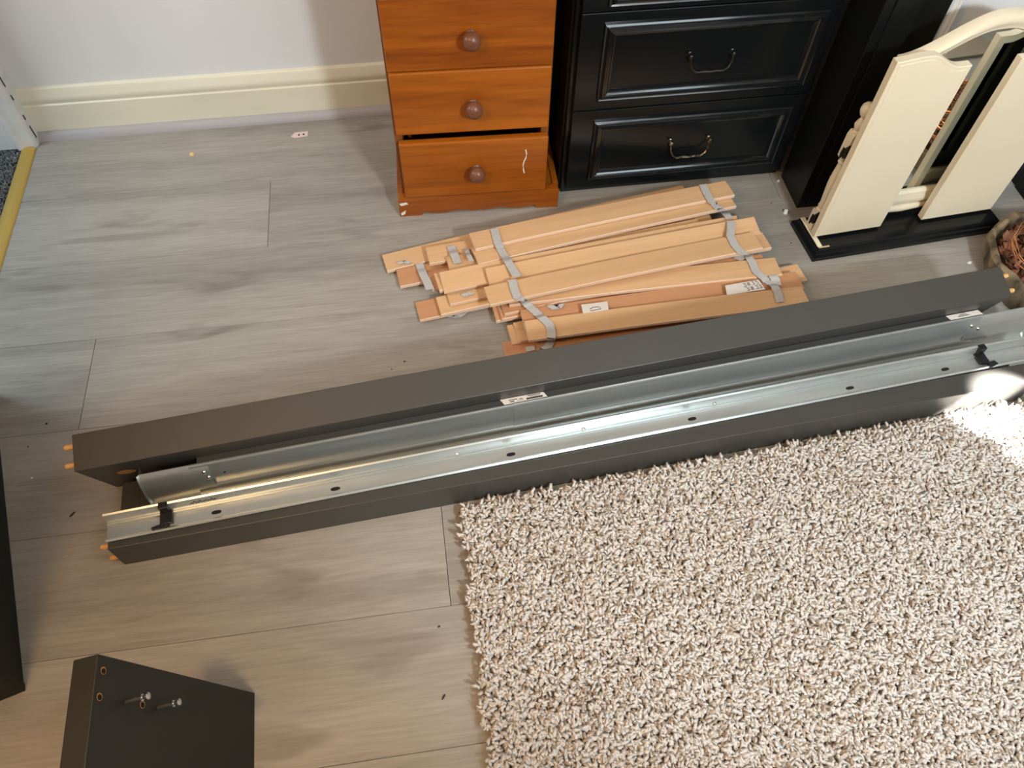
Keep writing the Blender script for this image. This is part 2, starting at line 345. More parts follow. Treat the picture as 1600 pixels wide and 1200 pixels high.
# shag rug: its far edge lies against the lower rail
ca, sa = math.cos(math.radians(3.67)), math.sin(math.radians(3.67))
def rug_far(x): return 0.636 / ca + x * math.tan(math.radians(3.67))
def left_edge(y): return 0.006 - 0.006 * (0.6 - y) 
g = 0.0050; gx, gy = np.meshgrid(np.arange(-0.01, 1.42, g), np.arange(-0.12, 0.74, g))
rp = np.stack([gx.ravel(), gy.ravel(), np.full(gx.size, 0.008)], 1); rp[:, :2] += rng.uniform(-g * 0.55, g * 0.55, (len(rp), 2))
wob = 0.004 * np.sin(rp[:, 1] * 40) + 0.003 * np.sin(rp[:, 1] * 97)
keep = (rp[:, 0] > left_edge(rp[:, 1]) + 0.004 + wob) & (rp[:, 1] < 0.630 / ca + rp[:, 0] * math.tan(math.radians(3.67)))
rp = rp[keep]
rug = thing('shag_rug', 'cream shaggy deep-pile rug on the laminate in front of the grey rails', 'rug', (0.7, 0.1, 0))
ed = [(0.008, -0.6), (0.012, 0.628), (1.9, 0.745), (1.9, -0.6)]
obj('rug_backing', MB().prism([(a - 0.7, b - 0.1) for a, b in ed], 0.001, 0.009, 'z'), MT['rug_base'], rug, label='tan woven backing at the rug edge')
o = yarn('rug_pile', rp - np.array([0.7, 0.1, 0]), 0.0200, 0.0033, MT['rug'], 0.95); o.parent = rug; o['kind'] = 'stuff'

# ------------------------------------------------------------------ pine chest of drawers
t = thing('pine_chest_of_drawers', 'orange pine chest of drawers with round knobs and scalloped plinth, against back wall', 'chest of drawers', (-0.060, 1.458, 0), math.radians(-2.1))
m = MB(); m.box(0.012, 0.030, 0.014, 0.40, 0.0, 0.755); obj('side_panel', m, MT['pine_dark'], t, bevel=0.001)
m = MB(); m.box(0.352, 0.370, 0.014, 0.40, 0.0, 0.755); obj('side_panel', m, MT['pine_dark'], t, bevel=0.001)
obj('back_panel', MB().box(0.030, 0.352, 0.388, 0.40, 0.03, 0.755), MT['pine_dark'], t)
obj('top_panel', MB().box(-0.005, 0.40, -0.012, 0.402, 0.755, 0.775), MT['pine'], t, bevel=0.004)
# scalloped plinth
def scal(x):
    if x < 0.055 or x > 0.35: return 0.0
    q = (x - 0.055) / 0.295
    return 0.011 - 0.006 * abs(math.cos(math.pi * 1.5 * (q - 0.5) * 2 / 1.0)) ** 1.5 + (0.004 if abs(q - 0.5) < 0.02 else 0)
xs = [0.404 * i / 60 for i in range(61)]
poly = [(x, scal(x)) for x in xs] + [(0.404, 0.056), (0.400, 0.062), (0.004, 0.062), (0.0, 0.056)]
pm = MB(); pm.prism(poly, -0.002, 0.016, 'y'); pm.box(0.0, 0.014, 0.016, 0.40, 0.0, 0.06); pm.box(0.390, 0.404, 0.016, 0.40, 0.0, 0.06); pm.box(0.014, 0.390, 0.016, 0.39, 0.046, 0.056)
pl = obj('plinth', pm, MT['pine'], t)
obj('chip', MB().prism([(0.002, 0.044), (0.02, 0.047), (0.024, 0.041), (0.006, 0.036)], -0.0028, -0.0015, 'y'), MT['tag_white'], pl, label='white chipped patch')
obj('chip', MB().prism([(0.003, 0.012), (0.016, 0.020), (0.013, 0.008), (0.004, 0.004)], -0.0028, -0.0015, 'y'), MT['tag_white'], pl, label='white chipped patch')
knob_prof = [(0.0105, 0.0), (0.0105, -0.003), (0.0085, -0.005), (0.0085, -0.009), (0.0125, -0.012), (0.0165, -0.018), (0.0175, -0.025), (0.0155, -0.032), (0.010, -0.037), (0.003, -0.039)]
def drawer(z0, z1, x0, x1, yoff, kz, label=None):
    d = obj('drawer', MB().box(x0, x1, yoff, yoff + 0.020, z0, z1), MT['pine'], t, bevel=0.0035, label=label)
    bx = MB(); hz = z1 - 0.045
    bx.box(0.040, 0.048, yoff + 0.020, 0.37, z0 + 0.012, hz); bx.box(0.334, 0.342, yoff + 0.020, 0.37, z0 + 0.012, hz)
    bx.box(0.048, 0.334, 0.362, 0.37, z0 + 0.012, hz); bx.box(0.048, 0.334, yoff + 0.020, 0.362, z0 + 0.012, z0 + 0.018)
    obj('drawer_box', bx, MT['pine_dark'], d)
    k = obj('knob', MB().lathe([(r_ * 1.12, h_ * 1.05) for r_, h_ in knob_prof], ((x0 + x1) / 2 + 0.003, yoff, kz), 'y', 24), MT['knob'], d, smooth=True)
    return d
drawer(0.574, 0.742, 0.016, 0.368, 0.0, 0.658)
drawer(0.409, 0.570, 0.016, 0.368, 0.0, 0.487)
drawer(0.247, 0.4055, 0.017, 0.367, 0.0, 0.323)
d3 = drawer(0.068, 0.229, 0.020, 0.368, -0.010, 0.149, 'drawer sitting slightly low and proud, with a white scratch')
sq = [(0.3145, 0.196), (0.3170, 0.184), (0.3160, 0.172), (0.3120, 0.162), (0.3095, 0.150), (0.3105, 0.138), (0.3130, 0.126)]
obj('scratch', MB().tube([(a, -0.0102, b) for a, b in sq], 0.0016, 5), MT['tag_white'], d3, label='white paint scratch')

# ------------------------------------------------------------------ black built-in drawer cabinet
bc = thing('black_drawer_cabinet', 'black gloss painted cabinet with moulded drawers and drop handles, in alcove', 'cabinet', (0.36, 1.478, 0))
m = MB(); m.box(0.0, 0.590, 0.016, 0.40, 0.0, 0.9); obj('carcass', m, MT['black'], bc, bevel=0.002)
obj('filler_strip', MB().box(-0.0045, 0.0, 0.03, 0.10, 0.0, 0.9), MT['black_satin'], bc)
def moulding(x0, x1, z0, z1):
    prof = [(0.0, 0.002), (0.0, -0.006), (0.003, -0.009), (0.006, -0.0075), (0.009, -0.0125), (0.0125, -0.0135), (0.0145, -0.009), (0.019, -0.0105), (0.022, -0.007), (0.0255, -0.006), (0.028, -0.001), (0.028, 0.003)]
    mb = MB(); vs = []; fs = []
    for d, h in prof: vs += [(x0 + d, h, z0 + d), (x1 - d, h, z0 + d), (x1 - d, h, z1 - d), (x0 + d, h, z1 - d)]
    for i in range(len(prof) - 1):
        for j in range(4): fs.append((i * 4 + j, i * 4 + (j + 1) % 4, i * 4 + 4 + (j + 1) % 4, i * 4 + 4 + j))
    return mb.add(vs, fs)
def bail(c, s_, sag, mt, par, lb):
    x, z = c; h = MB()
    pts = [(x - s_, -0.010, z), (x - s_ * 0.97, -0.014, z - sag * 0.45), (x - s_ * 0.85, -0.017, z - sag * 0.8), (x - s_ * 0.62, -0.018, z - sag * 0.97), (x - s_ * 0.3, -0.018, z - sag * 0.93),
           (x, -0.018, z - sag * 0.97), (x + s_ * 0.3, -0.018, z - sag * 0.93), (x + s_ * 0.62, -0.018, z - sag * 0.97), (x + s_ * 0.85, -0.017, z - sag * 0.8), (x + s_ * 0.97, -0.014, z - sag * 0.45), (x + s_, -0.010, z)]
    rr = [0.0022, 0.002, 0.0022, 0.0026, 0.0035, 0.0030, 0.0035, 0.0026, 0.0022, 0.002, 0.0022]
    hd = obj('handle', h.tube(pts, rr, 8), mt, par, smooth=True, label=lb)
    for sx in (-1, 1):
        obj('handle_post', MB().lathe([(0.008, 0.004), (0.008, 0.001), (0.005, -0.001), (0.004, -0.006), (0.006, -0.009), (0.0055, -0.013), (0.002, -0.015)], (x + sx * s_, 0, z), 'y', 14), mt, hd, smooth=True)
# drawer fronts (local x = world x - 0.36)
for (z0, z1, mo, hz, mt, sag, lb) in ((0.2595, 0.497, (0.062, 0.560, 0.286, 0.473), 0.386, MT['bronze'], 0.035, 'dark bronze drop handle'),
                                      (0.022, 0.2565, (0.064, 0.556, 0.052, 0.228), 0.150, MT['worn_brass'], 0.040, 'worn brass drop handle')):
    d = obj('drawer', MB().box(0.010, 0.586, 0.0, 0.018, z0, z1), MT['black'], bc, bevel=0.0015)
    obj('moulding', moulding(*mo), MT['gloss_trim'], d)
    bail((0.313, hz), 0.049, sag, mt, d, lb)
d = obj('cupboard_door', MB().box(0.010, 0.586, 0.0, 0.018, 0.500, 0.885), MT['black'], bc, bevel=0.0015)
obj('moulding', moulding(0.064, 0.556, 0.512, 0.87), MT['gloss_trim'], d)

# black pilasters
pr = thing('black_pilaster', 'black painted upright panel between drawer cabinet and dressing mirror', 'pilaster', (1.0, 1.39, 0))
obj('shaft', MB().box(-0.042, 0.040, -0.033, 0.09, 0.0, 1.2), MT['black_satin'], pr, bevel=0.0015)
obj('face_board', MB().box(-0.020, 0.028, -0.037, -0.033, 0.012, 1.2), MT['black_satin'], pr, bevel=0.001)
obj('side_strip', MB().box(0.040, 0.134, 0.004, 0.034, 0.0, 1.2), MT['black_satin'], pr, bevel=0.001)
struct('trim_4', MB().prism([(1.136, 1.425), (1.136, 1.405), (1.143, 1.400), (1.150, 1.404), (1.155, 1.400), (1.160, 1.404), (1.164, 1.400), (1.170, 1.408), (1.172, 1.425)][::-1], 0.0, 1.3, 'z'), MT['white_gloss'], label='narrow white ribbed trim beside the black pilaster', smooth=True)
pr = thing('black_pilaster', 'black painted upright at right edge behind the bark basket', 'pilaster', (1.66, 1.36, 0))
obj('shaft', MB().box(-0.09, 0.10, -0.06, 0.064, 0.0, 1.2), MT['black_satin'], pr, bevel=0.0015)
obj('foot', MB().box(-0.094, 0.104, -0.066, 0.0, 0.0, 0.09), MT['black_satin'], pr, bevel=0.002)

# ------------------------------------------------------------------ triple dressing mirror
dm = thing('dressing_table_mirror', 'cream three-fold dressing table mirror on a black base, wings folded forward', 'mirror', (0.932, 1.172, 0), math.radians(4.3))
bm_ = MB(); bp_ = [(0.0, 0.0), (0.0, 0.012), (0.004, 0.017), (0.008, 0.019), (0.010, 0.026), (0.014, 0.030)]
vs = []; fs = []
for d, h in bp_: vs += [(d, d, h), (0.518 - d, d, h), (0.518 - d, 0.132 - d, h), (d, 0.132 - d, h)]
for i in range(len(bp_) - 1):
    for j in range(4): fs.append((i * 4 + j, i * 4 + (j + 1) % 4, i * 4 + 4 + (j + 1) % 4, i * 4 + 4 + j))
fs += [(3, 2, 1, 0), tuple(len(vs) - 4 + j for j in range(4))]
base = obj('base', bm_.add(vs, fs), MT['black'], dm, label='black painted moulded base board')
obj('base_edge', MB().box(0.012, 0.024, 0.018, 0.120, 0.0295, 0.0325), MT['cream'], base, label='cream strip left unpainted along the left end', bevel=0.001)
obj('base_edge', MB().box(0.014, 0.042, 0.0145, 0.0185, 0.0295, 0.0315), MT['cream_raw'], base, label='bare chipped edge of the base', bevel=0.0005)
def post(x):
    p = MB()
    p.box(x - 0.011, x + 0.011, 0.076, 0.100, 0.030, 0.083)
    p.lathe([(0.009, 0.083), (0.011, 0.088), (0.0075, 0.094), (0.010, 0.100), (0.008, 0.108), (0.0085, 0.12), (0.0115, 0.165), (0.0115, 0.185), (0.0085, 0.220), (0.008, 0.228), (0.011, 0.233), (0.0095, 0.240)], (x, 0.088, 0), 'z', 18)
    p.prism([(x - 0.012, 0.246), (x - 0.008, 0.240), (x + 0.008, 0.240), (x + 0.012, 0.246), (x + 0.012, 0.305), (x + 0.008, 0.316), (x - 0.008, 0.316), (x - 0.012, 0.305)], 0.076, 0.100, 'y')
    p.lathe([(0.008, 0.316), (0.006, 0.320), (0.010, 0.326), (0.012, 0.334), (0.009, 0.343), (0.0055, 0.350), (0.0055, 0.354), (0.0095, 0.358), (0.013, 0.366), (0.014, 0.373), (0.0125, 0.381), (0.008, 0.387), (0.002, 0.389)], (x, 0.088, 0), 'z', 18)
    return obj('post', p, MT['cream'], dm, smooth=True)
post(0.030); post(0.488)
obj('stretcher', MB().lathe([(0.006, 0.041), (0.009, 0.06), (0.0105, 0.12), (0.0085, 0.2), (0.012, 0.259), (0.0085, 0.32), (0.0105, 0.40), (0.009, 0.46), (0.006, 0.477)], (0, 0.088, 0.052), 'x', 16), MT['cream'], dm, smooth=True)
# arched frame
def sst(q): q = max(0, min(1, q)); return q * q * (3 - 2 * q)
FX0, FX1, FC = 0.055, 0.463, 0.259
def arch(x, off=0.0, xin=0.0):
    tt = (min(x, 2 * FC - x) - FX0) / (FC - FX0); return 0.487 + 0.075 * sst(tt * 1.05) - off
NA = 40
def loop(ins, top_off, y):
    a, b = FX0 + ins, FX1 - ins; pts = [(a, y, 0.066 + ins), (b, y, 0.066 + ins)]
    for i in range(NA + 1):
        x = b + (a - b) * i / NA; pts.append((x, y, arch(x) - top_off))
    return pts
fr = MB(); vs = []; fs = []
pf = [(0.0, 0.104), (0.0, 0.088), (0.004, 0.081), (0.012, 0.078), (0.020, 0.080), (0.026, 0.084), (0.032, 0.085), (0.036, 0.090), (0.036, 0.104)]
for d, y in pf: vs += loop(d, d, y)
k = NA + 3
for i in range(len(pf) - 1):
    for j in range(k): fs.append((i * k + j, i * k + (j + 1) % k, (i + 1) * k + (j + 1) % k, (i + 1) * k + j))
frm = obj('mirror_frame', fr.add(vs, fs), MT['cream'], dm, smooth=True)
gl = MB(); vs = loop(0.034, 0.034, 0.094); vb = loop(0.034, 0.034, 0.099); gl.add(vs + vb, [tuple(range(k)), tuple(range(k, 2 * k))[::-1]] + [(i, (i + 1) % k, k + (i + 1) % k, k + i) for i in range(k)])
obj('mirror_glass', gl, MT['glass'], frm, label='silvered mirror glass')
obj('frame_back', MB().prism([(p[0], p[2]) for p in loop(0.01, 0.01, 0)], 0.1005, 0.106, 'y'), MT['cream_raw'], frm)
# the two wings, fronts outwards: pale painted backs facing the room
def wing(xo, xi):
    """xo = hinged outer side, xi = inner (low) side"""
    def outline(ins):
        sgn = 1 if xi > xo else -1; a, b = xo + sgn * ins, xi - sgn * ins; pts = [(a, 0.037 + ins), (b, 0.037 + ins)]
        for i in range(25):
            x = b + (a - b) * i / 24; q = abs(x - xo) / abs(xi - xo)
            pts.append((x, 0.517 - 0.005 * sst(1 - q * 3) - 0.034 * sst((q - 0.42) / 0.45) - ins))
        return pts
    w_ = MB(); vs = []; fs = []; k = len(outline(0))
    for ins, y in ((0.0, 0.064), (0.0, 0.0475), (0.0015, 0.046), (0.007, 0.046), (0.008, 0.0468), (0.009, 0.0455)):
        vs += [(p[0], y, p[1]) for p in outline(ins)]
    nL = 6
    for i in range(nL - 1):
        for j in range(k): fs.append((i * k + j, i * k + (j + 1) % k, (i + 1) * k + (j + 1) % k, (i + 1) * k + j))
    fs += [tuple(range(k))[::-1], tuple(range((nL - 1) * k, nL * k))]
    o = obj('side_mirror', w_.add(vs, fs), MT['cream'], dm, label='cream painted side wing seen from its back')
    gb = MB(); gb.prism(outline(0.016), 0.0642, 0.0655, 'y'); obj('mirror_glass', gb, MT['glass'], o, label='silvered mirror glass')
    return o
wL = wing(0.013, 0.191); wR = wing(0.497, 0.303)
for px_, (wg, sx) in ((0.011, (wL, 1)), (0.507, (wR, -1))):
    for hz in (0.072, 0.272):
        h = MB(); h.prism([(px_ + 0.010, hz - 0.018), (px_ + 0.016, hz - 0.006), (px_ + 0.013, hz), (px_ + 0.016, hz + 0.006), (px_ + 0.010, hz + 0.018), (px_, hz + 0.010), (px_ - 0.006, hz + 0.016), (px_ - 0.008, hz), (px_ - 0.006, hz - 0.016), (px_, hz - 0.010)], 0.0745, 0.077, 'y')
        h.lathe([(0.0025, hz - 0.014), (0.0025, hz + 0.014)], (px_ + 0.002, 0.0735, 0), 'z', 8)
        obj('hinge', h, MT['bronze'], dm, label='dark ornate hinge')

# ------------------------------------------------------------------ bark basket with petals and lights
bk = thing('bark_basket', 'mottled brown bark basket of dried petals and copper wire lights at right edge', 'basket', (1.503, 1.028, 0))
NB = 48; vs = []; fs = []
prof = [(0.172, 0.0), (0.182, 0.02), (0.187, 0.045), (0.189, 0.066), (0.183, 0.072), (0.174, 0.069), (0.171, 0.045), (0.168, 0.02), (0.164, 0.006)]
for r_, h_ in prof:
    for j in range(NB):
        a = 2 * math.pi * j / NB; wv = 1 + 0.03 * math.sin(3 * a + 1) + 0.015 * math.sin(11 * a) + random.uniform(-0.012, 0.012)
        vs.append((r_ * wv * math.cos(a), r_ * wv * math.sin(a), h_ * (1 + (0.10 * math.sin(2 * a + 0.6) + random.uniform(-0.05, 0.05)) * (h_ > 0.06))))
for i in range(len(prof) - 1):
    for j in range(NB): fs.append((i * NB + j, i * NB + (j + 1) % NB, (i + 1) * NB + (j + 1) % NB, (i + 1) * NB + j))
fs += [tuple(range(NB))[::-1], tuple((len(prof) - 1) * NB + j for j in range(NB))]
obj('basket_wall', MB().add(vs, fs), MT['bark'], bk, smooth=True)
pm = MB()
for i in range(620):
    a, rr = random.uniform(0, 6.283), 0.158 * math.sqrt(random.random()); c = Vector((rr * math.cos(a), rr * math.sin(a), random.uniform(0.03, 0.068)))
    q = Matrix.Rotation(random.uniform(0, 6.28), 3, 'Z') @ Matrix.Rotation(random.uniform(-0.9, 0.9), 3, 'X'); s_ = random.uniform(0.010, 0.02)
    pts = [q @ Vector((s_ * u, s_ * 0.7 * v, s_ * 0.35 * (u * u - v * v))) + c for u, v in ((-1, 0), (-0.5, -0.6), (0.4, -0.7), (1, 0), (0.4, 0.7), (-0.5, 0.6), (0, 0))]
    pm.add(pts, [(6, i0, (i0 + 1) % 6) for i0 in range(6)])
p_ = obj('dried_petals', pm, MT['petal']); p_.location = (1.503, 1.028, 0.0); tag(p_, 'reddish brown dried petals heaped inside the bark basket', 'petals', kind='stuff')
lt = thing('fairy_lights', 'copper wire light string coiled over the dried petals', 'lights', (1.503, 1.028, 0.072))
wpts = []
for i in range(150):
    a = i * 0.42; rr = 0.085 + 0.065 * math.sin(i * 0.31); wpts.append((rr * math.cos(a), rr * math.sin(a), 0.004 + 0.012 * abs(math.sin(i * 0.77))))
obj('wire', MB().tube(wpts, 0.0012, 5), MT['copper'], lt, smooth=True)
for i in range(4, 150, 12):
    obj('bulb', MB().lathe([(0.001, -0.005), (0.003, -0.003), (0.0035, 0.0), (0.003, 0.004), (0.001, 0.006)], wpts[i], 'z', 8), MT['copper'], lt, smooth=True)

# ------------------------------------------------------------------ grey bed rails
def dowel(par, x, y, z, sgn):
    pr_ = [(0.0050, 0.0), (0.0050, 0.015), (0.0043, 0.018), (0.002, 0.0195)]
    obj('dowel', MB().lathe([(r_, sgn * h_) for r_, h_ in pr_], (x, y, z), 'x', 12), MT['dowel'], par, smooth=True, label='beech dowel peg')
loc, a = frame_of(5.0, -0.595, 0.828); L1 = 1.868
r1 = thing('bed_side_rail', 'charcoal bed side rail tilted on its long edge, beside the wooden slats', 'bed rail', loc, a, 'grey bed side rails')
fx = Vector((-0.056, 0.175)).normalized() * 0.184; tx = Vector((0.175, 0.056)).normalized() * 0.068
sec = [Vector((0, 0)), tx, fx + tx, fx]
sec = [(p.x, p.y) for p in sec]
obj('board', MB().prism(sec, 0.0, L1), MT['charcoal'], r1, bevel=0.0013)
for fr_, tr_ in ((0.93, 0.72), (0.93, 0.22)):
    q = fx * fr_ + tx * tr_
    dowel(r1, -0.0005, q.x, q.y, -1); dowel(r1, L1 + 0.0005, q.x, q.y, 1)
nf = Vector((-0.175, -0.056)).normalized()
def ring(name, par, u, fr_, r_out, m_, off, lb=None):
    c = fx * fr_ + nf * off; d = fx.normalized(); vs = [(u, c.x, c.y)]
    for j in range(20): tt = 2 * math.pi * j / 20; vs.append((u + r_out * math.cos(tt), c.x + d.x * r_out * math.sin(tt), c.y + d.y * r_out * math.sin(tt)))
    return obj(name, MB().add(vs, [(0, 1 + j, 1 + (j + 1) % 20) for j in range(20)]), m_, par, label=lb)
ring('fixing_hole', r1, 0.062, 0.62, 0.0165, MT['hole'], 0.0006, 'raw chipboard fixing hole')
ring('fixing_hole', r1, L1 - 0.065, 0.55, 0.0165, MT['hole'], 0.0006, 'raw chipboard fixing hole')

loc, a = frame_of(3.67, -0.588, 0.645); L2 = 1.868
r2 = thing('bed_side_rail', 'charcoal bed side rail lying flat under the metal beams, beside the rug', 'bed rail', loc, a, 'grey bed side rails')
obj('board', MB().box(0, L2, 0, 0.046, 0, 0.078), MT['charcoal'], r2, bevel=0.0013)
lg = MB(); lg.prism([(0.0, 0.046), (L2, 0.046), (L2, 0.197), (0.0, 0.155)], 0.0, 0.036, 'z'); obj('ledge', lg, MT['charcoal'], r2, bevel=0.001)
for yy, zz in ((0.015, 0.060), (0.010, 0.020)): dowel(r2, -0.0005, yy, zz, -1); dowel(r2, L2 + 0.0005, yy, zz, 1)

# ------------------------------------------------------------------ galvanised beams
YB = 4.8
loc, a = frame_of(YB, -0.576, 0.668, 0.078); LB = 1.885
b2 = thing('metal_beam', 'open galvanised steel channel with slots and black clips, along the lower rail', 'metal beam', loc, a, 'galvanised bed beams')
pathB = [(0.0075, 0.0045), (0.003, 0.0085), (0.0, 0.006), (0.001, 0.002), (0.004, 0.0015), (0.031, 0.0015), (0.0335, 0.0055), (0.0365, 0.0045), (0.038, 0.003), (0.0405, 0.0135), (0.0435, 0.0255), (0.0455, 0.0265), (0.0475, 0.0245)]
obj('channel', MB().sheet(pathB, 0.0, LB, 0.0011), MT['zinc'], b2, smooth=True)
def oval(u, v, z, ru, rv, mt, par, name, lb=None):
    n = 16; vs = [(u + ru * math.copysign(abs(math.cos(tt)) ** 0.7, math.cos(tt)), v + rv * math.sin(tt), z) for tt in [2 * math.pi * j / n for j in range(n)]]
    vs += [(x, y, z - 0.002) for x, y, _ in vs]
    return obj(name, MB().add(vs, [tuple(range(n))] + [(j, (j + 1) % n, n + (j + 1) % n, n + j) for j in range(n)]), mt, par, label=lb)
for u in (-0.383, -0.165, 0.174, 0.547, 0.893, 1.112):
    oval(u + 0.576, 0.0185, 0.0030, 0.009, 0.0038, MT['slot'], b2, 'slot', 'dark punched slot')
for u in (0.072, 0.325, 0.600):
    obj('rivet', MB().lathe([(0.0045, 0), (0.004, 0.0018), (0.002, 0.003)], (u + 0.576, 0.0395, 0.0115), 'z', 12), MT['chrome'], b2, smooth=True)
for u, sg in ((0.105, -1), (1.775, 1)):
    c = MB(); c.box(u - 0.011, u + 0.011, 0.012, 0.040, 0.0025, 0.0095); c.box(u - 0.008, u + 0.008, 0.034, 0.047, 0.006, 0.0285)
    c.prism([(u - 0.006, 0.010), (u + 0.006, 0.010), (u + sg * 0.004, -0.002), (u + sg * 0.026, 0.004), (u + sg * 0.022, 0.014)] if sg > 0 else [(u + 0.006, 0.010), (u - 0.006, 0.014), (u - 0.026, 0.010), (u - 0.024, 0.004), (u - 0.004, 0.003)], 0.003, 0.010, 'z')
    obj('clip', c, MT['plastic'], b2, bevel=0.001, label='black plastic clip')
# pencilled mark near the left clip
ik = MB(); x = 0.0
for i in range(9):
    u = 0.150 + i * 0.0052; ik.tube([(u, 0.0386, 0.0140), (u + 0.003, 0.0404 if i % 2 else 0.0394, 0.0205 if i % 2 else 0.0170), (u + 0.0045, 0.0389, 0.0152)], 0.0007, 4)
obj('ink_mark', ik, MT['ink'], b2, label='hand-written ink mark')

YA = 4.95
loc, a = frame_of(YA, -0.505, 0.7555, 0.0365); LA = 1.86
b1 = thing('metal_beam', 'telescopic galvanised steel bed beam with riveted end brackets, beside the tilted rail', 'metal beam', loc, a, 'galvanised bed beams')
def pathA(e): # e = outward growth of the outer section
    return [(-0.018, 0.008 - e), (-0.016, 0.0025 - e), (-0.002, 0.0015 - e), (-0.0008 - e, 0.009), (0.0006 - e, 0.0135), (0.0045 - e, 0.0175), (0.0075 - e, 0.0205), (0.0082 - e, 0.027), (0.0090 - e, 0.036), (0.0105 - e, 0.049), (0.0128 - e * 0.8, 0.061 + e * 0.4), (0.0155 - e * 0.5, 0.0700 + e * 0.7), (0.0166, 0.0752 + e), (0.0172, 0.0785 + e), (0.0188, 0.0806 + e), (0.0206, 0.0800 + e), (0.0212, 0.0775 + e)]
obj('inner_channel', MB().sheet(pathA(0), 0.085, 0.74, 0.0010), MT['zinc'], b1, smooth=True)
oc = obj('outer_channel', MB().sheet(pathA(0.0014), 0.705, 1.74, 0.0010), MT['zinc'], b1, smooth=True)
fl = [(0.0204, 0.0768), (0.0345, 0.0785), (0.0352, 0.0740), (0.0352, 0.060)]
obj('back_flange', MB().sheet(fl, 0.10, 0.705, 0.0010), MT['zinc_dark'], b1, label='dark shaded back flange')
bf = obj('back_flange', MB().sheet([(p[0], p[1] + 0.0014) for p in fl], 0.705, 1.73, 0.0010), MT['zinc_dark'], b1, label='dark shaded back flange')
def bracket(u0, u1, flare):
    w_ = MB()
    def sec(du, g, y_): return [(-0.012 - g, 0.003), (0.000 - g, 0.001), (0.004 - g, 0.010), (0.0045 - g, 0.028), (0.0122 - g, 0.058), (0.0160 - g * 0.4, 0.0740), (0.0196, 0.0800)]
    A, B = sec(0, 0.0045, 0), sec(0, 0.0022, 0)
    if flare > 0: A, B = B, A
    k = len(A); vs = [(u0, *p) for p in A] + [(u1, *p) for p in B] + [(u0, p[0] + 0.0016, p[1] - 0.0005) for p in A] + [(u1, p[0] + 0.0016, p[1] - 0.0005) for p in B]
    fs = [(i, i + 1, k + i + 1, k + i) for i in range(k - 1)] + [(2 * k + i, 3 * k + i, 3 * k + i + 1, 2 * k + i + 1) for i in range(k - 1)]
    fs += [(i, 2 * k + i, 2 * k + i + 1, i + 1) for i in range(k - 1)] + [(k + i, k + i + 1, 3 * k + i + 1, 3 * k + i) for i in range(k - 1)]
    w_.add(vs, fs)
    ue = u0 if flare < 0 else u1; pe = A if flare < 0 else B
    w_.add([(ue + flare * 0.004, p[0] - 0.003, p[1]) for p in pe] + [(ue, p[0], p[1]) for p in pe] + [(ue, p[0] + 0.022, p[1]) for p in pe],
           [(i, i + 1, k + i + 1, k + i) for i in range(k - 1)] + [(k + i, k + i + 1, 2 * k + i + 1, 2 * k + i) for i in range(k - 1)])
    return w_
bl = obj('end_bracket', bracket(-0.004, 0.118, -1), MT['zinc'], b1, smooth=True); br = obj('end_bracket', bracket(1.715, 1.868, 1), MT['zinc'], b1, smooth=True)
for u, z in ((0.108, 0.0610), (0.112, 0.046)):
    obj('rivet', MB().lathe([(0.0048, 0.003), (0.0048, 0.0), (0.0040, -0.0025), (0.002, -0.004)], (u, 0.0078 if z < 0.05 else 0.0118, z), 'y', 14), MT['chrome'], bl, smooth=True)
for u, z in ((1.722, 0.060), (1.742, 0.049)):
    obj('rivet', MB().lathe([(0.0048, 0.003), (0.0048, 0.0), (0.0040, -0.0025), (0.002, -0.004)], (u, 0.0078 if z < 0.05 else 0.0115, z), 'y', 14), MT['chrome'], br, smooth=True)
for u in (0.142, 1.765):
    obj('fixing_hole', MB().lathe([(0.0036, 0.002), (0.0036, -0.0006)], (u, 0.0100, 0.048), 'y', 12), MT['slot'], b1, label='dark fixing hole')
# stickers on the back slope
def onfl(u, q):
    y, z = 0.0218 + (0.0342 - 0.0218) * q, 0.0812 + (0.0822 - 0.0812) * q; return (u, y, z)
def sticker(u0, u1, marks):
    P = [onfl(u0, 0.02), onfl(u1, 0.02), onfl(u1 - 0.006, 0.98), onfl(u0 - 0.006, 0.98)]
    P = P + [(p[0], p[1] - 0.0003, p[2] - 0.0004) for p in P]
    st = obj('label_sticker', MB().add(P, [(0, 1, 2, 3), (7, 6, 5, 4), (0, 4, 5, 1), (1, 5, 6, 2), (2, 6, 7, 3), (3, 7, 4, 0)]), MT['paper'], bf, label='printed paper label')
    mk = MB()
    for a0, a1, q0, q1 in marks:
        W = u1 - u0; mk.add([(p[0], p[1] + 0.0002, p[2] + 0.0004) for p in (onfl(u0 + W * a0, q0), onfl(u0 + W * a1, q0), onfl(u0 + W * a1, q1), onfl(u0 + W * a0, q1))], [(0, 1, 2, 3)])
    if marks:
        o = obj('print', mk, MT['ink'], bf, label='black print on the label')
sticker(0.688, 0.776, [(0.52, 0.90, 0.12, 0.42), (0.12, 0.32, 0.50, 0.62), (0.36, 0.44, 0.42, 0.55), (0.55, 0.86, 0.72, 0.84), (0.14, 0.24, 0.16, 0.34), (0.30, 0.46, 0.20, 0.26), (0.60, 0.84, 0.54, 0.60)])
sticker(1.668, 1.745, [(0.25, 0.60, 0.3, 0.42), (0.30, 0.55, 0.55, 0.65), (0.36, 0.50, 0.75, 0.82)])

